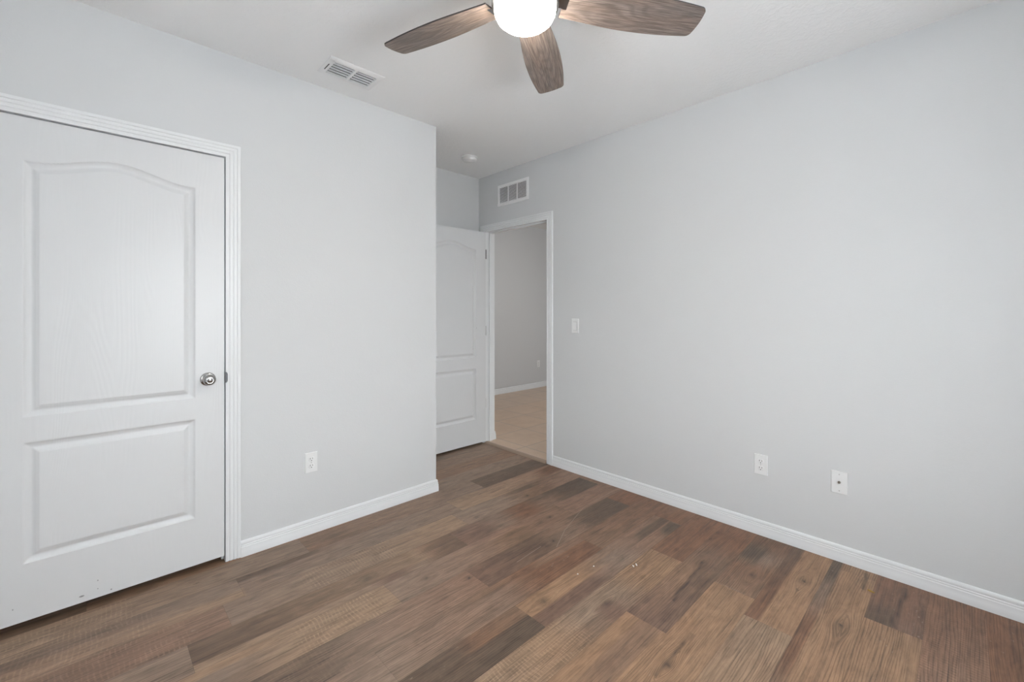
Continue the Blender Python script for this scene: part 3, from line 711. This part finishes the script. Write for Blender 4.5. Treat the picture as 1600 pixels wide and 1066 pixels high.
# ------------------------------------------------------------------ ceiling fan with light
def mat_blade():
    t = NT('fan_blade_weathered_oak'); x, y, z = t.sep(t.obj())
    inf = t.n.new('ShaderNodeObjectInfo').outputs['Random']
    v = lambda a, b, o=0.0: t.comb(t.math('MULTIPLY', x, a), t.math('MULTIPLY', y, b), t.math('ADD', t.math('MULTIPLY', inf, 9.0), o))
    fine = t.noise(v(9, 260), 1, 5, 0.72)
    ringn = t.noise(v(1.6, 9, 2.0), 1, 1.5, 0.4, 0.3)
    rings = t.remap(t.math('SINE', t.math('MULTIPLY', ringn, 110)), -0.3, 1, 0, 1)
    big = t.noise(v(3, 16, 4.0), 1, 3)
    c = t.mix(t.remap(fine, 0.3, 0.7, 0, 1), (0.075, 0.060, 0.053, 1), (0.33, 0.275, 0.245, 1))
    c = t.mix(t.math('MULTIPLY', rings, 0.4), c, (0.095, 0.074, 0.064, 1))
    c = t.mix(t.remap(big, 0.35, 0.7, 0, 0.6), c, t.mix(1.0, c, (1.25, 1.05, 0.9, 1), 'MULTIPLY'))
    t.link(c, t.b.inputs['Base Color']); t.b.inputs['Roughness'].default_value = 0.5
    t.bump(fine, 0.12, 0.001)
    return t.m
M['blade'] = mat_blade()
M['blade_edge'] = plain('fan_blade_dark_edge', (0.045, 0.042, 0.042, 1), 0.5)
def mat_lens():
    t = NT('fan_light_lens_lit'); t.b.inputs['Base Color'].default_value = (0.9, 0.88, 0.84, 1)
    n = t.noise(t.obj(), 20, 1)
    t.link(t.mix(n, (1.0, 0.93, 0.83, 1), (1.0, 0.95, 0.86, 1)), t.b.inputs['Emission Color'])
    t.b.inputs['Emission Strength'].default_value = 80.0
    return t.m
M['lens'] = mat_lens()
fan = empty('ceiling_fan', (FAN_X, FAN_Y, H))
bm = bmesh.new()
lathe(bm, [(0, 0), (.085, 0), (.088, -.010), (.086, -.045), (.070, -.060), (.045, -.066), (.045, -.085), (.110, -.100), (.128, -.125), (.130, -.175), (.122, -.200), (.105, -.212), (.095, -.225), (0, -.225)], 64)
obj('motor_housing', bm, M['nickel'], fan, True)
bm = bmesh.new(); lathe(bm, [(0, -.222), (.100, -.222), (.116, -.228), (.119, -.240), (.1175, -.248), (0, -.248)], 64); obj('light_kit_ring', bm, M['nickel'], fan, True)
bm = bmesh.new(); lathe(bm, [(0, -.247), (.1075, -.247), (.109, -.256), (.107, -.270), (.099, -.286), (.084, -.299), (.058, -.307), (.030, -.3105), (0, -.3115)], 64); obj('light_lens', bm, M['lens'], fan, True)
PITCHA = math.radians(11.7)
KX = [.135, .22, .30, .38, .46, .54, .61, .645]
KW = [.058, .066, .074, .0785, .0785, .0745, .0675, .0630]
def blade_mesh():
    R = 0.655; n = 60
    xs = np.linspace(KX[0], R, n)
    # half widths through a smooth curve, ends rounded
    w = np.interp(xs, KX, KW)
    ker = np.ones(7)/7; wp = np.pad(w, 3, mode='edge'); w = np.convolve(wp, ker, 'valid')
    up = [(x, ww) for x, ww in zip(xs, w)]
    out = []
    rc = 0.022
    for x, ww in zip(xs, w):
        if x <= R-rc: out.append((x, ww))
    wt_ = out[-1][1]-.001
    for k in range(1, 8):
        a = math.pi/2*(1-k/7); out.append((R-rc+rc*math.cos(a), wt_-rc+rc*math.sin(a)))
    tip = [(R+.004*(1-(s)**2), (wt_-rc)*s) for s in np.linspace(.85, -.85, 11)]
    poly = out + tip + [(x, -y) for x, y in reversed(out)]
    bm = bmesh.new(); th = 0.0055
    a = [bm.verts.new((x, y, 0)) for x, y in poly]; b = [bm.verts.new((x, y, th)) for x, y in poly]
    ff = bm.faces.new(list(reversed(a))); fb = bm.faces.new(b)
    sides = []
    for i in range(len(poly)):
        j = (i+1) % len(poly); sides.append(bm.faces.new((a[i], a[j], b[j], b[i])))
    for f in sides: f.material_index = 1
    bmesh.ops.triangulate(bm, faces=[ff, fb])
    me = bpy.data.meshes.new('blade'); bm.to_mesh(me); bm.free()
    me.materials.append(M['blade']); me.materials.append(M['blade_edge'])
    return me
BM_ = blade_mesh()
bm = bmesh.new()
box(bm, .095, .150, -.020, .020, -.0005, .0045, .002, 1); box(bm, .140, .205, -.030, .030, .0052, .0092, .002, 1); box(bm, .138, .152, -.022, .022, -.0005, .0092)
ARM = bpy.data.meshes.new('blade_arm'); bmesh.ops.translate(bm, vec=(0, 0, 0), verts=bm.verts[:]); bm.to_mesh(ARM); bm.free(); ARM.materials.append(M['nickel'])
for k in range(5):
    a = math.radians((33.0, 107.0, 179.5, 251.5, 327.2)[k]); rs = (1.005, .957, 1, 1, 1.035)[k]
    b = bpy.data.objects.new('blade', BM_); COL.objects.link(b); b.parent = fan
    b.matrix_local = Matrix.Translation((0, 0, FAN_Z-H)) @ Matrix.Rotation(a, 4, 'Z') @ Matrix.Rotation(-PITCHA, 4, 'X') @ Matrix.Diagonal((rs, 1, 1, 1))
    ar = bpy.data.objects.new('blade_arm', ARM); COL.objects.link(ar); ar.parent = b
tag(fan, 'ceiling fan with grey-brown wooden blades and a lit round light', 'ceiling fan')

# unseen lamp added on the hall ceiling to brighten the hall
M['hall_fill_lens'] = mat_lens().copy(); M['hall_fill_lens'].name = 'hall_fill_lamp_lens'
for _n in M['hall_fill_lens'].node_tree.nodes:
    if _n.type == 'MIX': _n.inputs[6].default_value = (1.0, 0.97, 0.92, 1); _n.inputs[7].default_value = (1.0, 0.98, 0.94, 1)
M['hall_fill_lens'].node_tree.nodes['Principled BSDF'].inputs['Emission Strength'].default_value = 62.0
hl = empty('hall_fill_light', (4.3, 3.3, HH))
bm = bmesh.new(); lathe(bm, [(0, 0), (.16, 0), (.165, -.012), (.155, -.020), (0, -.020)], 48); obj('lamp_base', bm, M['nickel'], hl, True)
bm = bmesh.new(); lathe(bm, [(0, -.019), (.152, -.019), (.150, -.040), (.120, -.065), (.060, -.080), (0, -.084)], 48); obj('light_lens', bm, M['hall_fill_lens'], hl, True)
tag(hl, 'unseen flush round lamp added on the hall ceiling to brighten the hall', 'ceiling light')

# ------------------------------------------------------------------ small debris on the floor
M['chip'] = plain('paint_chip_white', (0.75, 0.73, 0.70, 1), 0.6, 0, 0.3, 300, 0.1)
M['scrap'] = plain('scrap_mustard', (0.33, 0.20, 0.04, 1), 0.6, 0, 0.3, 300, 0.15)
def chip(name, x, y, L, Wd, ang, mat, label, cat, group=None):
    bm = bmesh.new(); n = 9; r = random.Random(int(x*1000+y*100))
    pts = []
    for i in range(n):
        a = 2*math.pi*i/n; k = r.uniform(.75, 1.1); pts.append((L/2*k*math.cos(a), Wd/2*k*math.sin(a)))
    a_ = [bm.verts.new((px, py, 0)) for px, py in pts]; b_ = [bm.verts.new((px*.9, py*.9, .0016+.0006*math.sin(i*2.1))) for i, (px, py) in enumerate(pts)]
    bm.faces.new(list(reversed(a_))); bm.faces.new(b_)
    for i in range(n): j = (i+1) % n; bm.faces.new((a_[i], a_[j], b_[j], b_[i]))
    o = obj(name, bm, mat, None, False, (x, y, 0.0002)); o.rotation_euler = (0, 0, ang)
    return tag(o, label, cat, group)
chip('paint_chip', 1.955, 1.163, .020, .008, .9, M['chip'], 'white paint flake, nearer the camera of the two lying side by side mid-floor', 'paint chip', 'paint chips on the floor')
chip('paint_chip', 1.977, 1.158, .024, .008, .8, M['chip'], 'white paint flake, nearer the right wall of the two lying side by side mid-floor', 'paint chip', 'paint chips on the floor')
chip('paint_chip', 1.70, 1.315, .010, .008, .3, M['chip'], 'tiny lone white speck on the tan board, left of the paired flakes', 'paint chip', 'paint chips on the floor')
chip('paint_chip', 1.81, 1.30, .010, .007, .3, M['chip'], 'tiny white speck between the lone left speck and the paired flakes', 'paint chip', 'paint chips on the floor')
chip('debris_scrap', 2.56, .302, .030, .014, 1.2, M['scrap'], 'mustard yellow scrap on the floor near the right wall', 'debris')
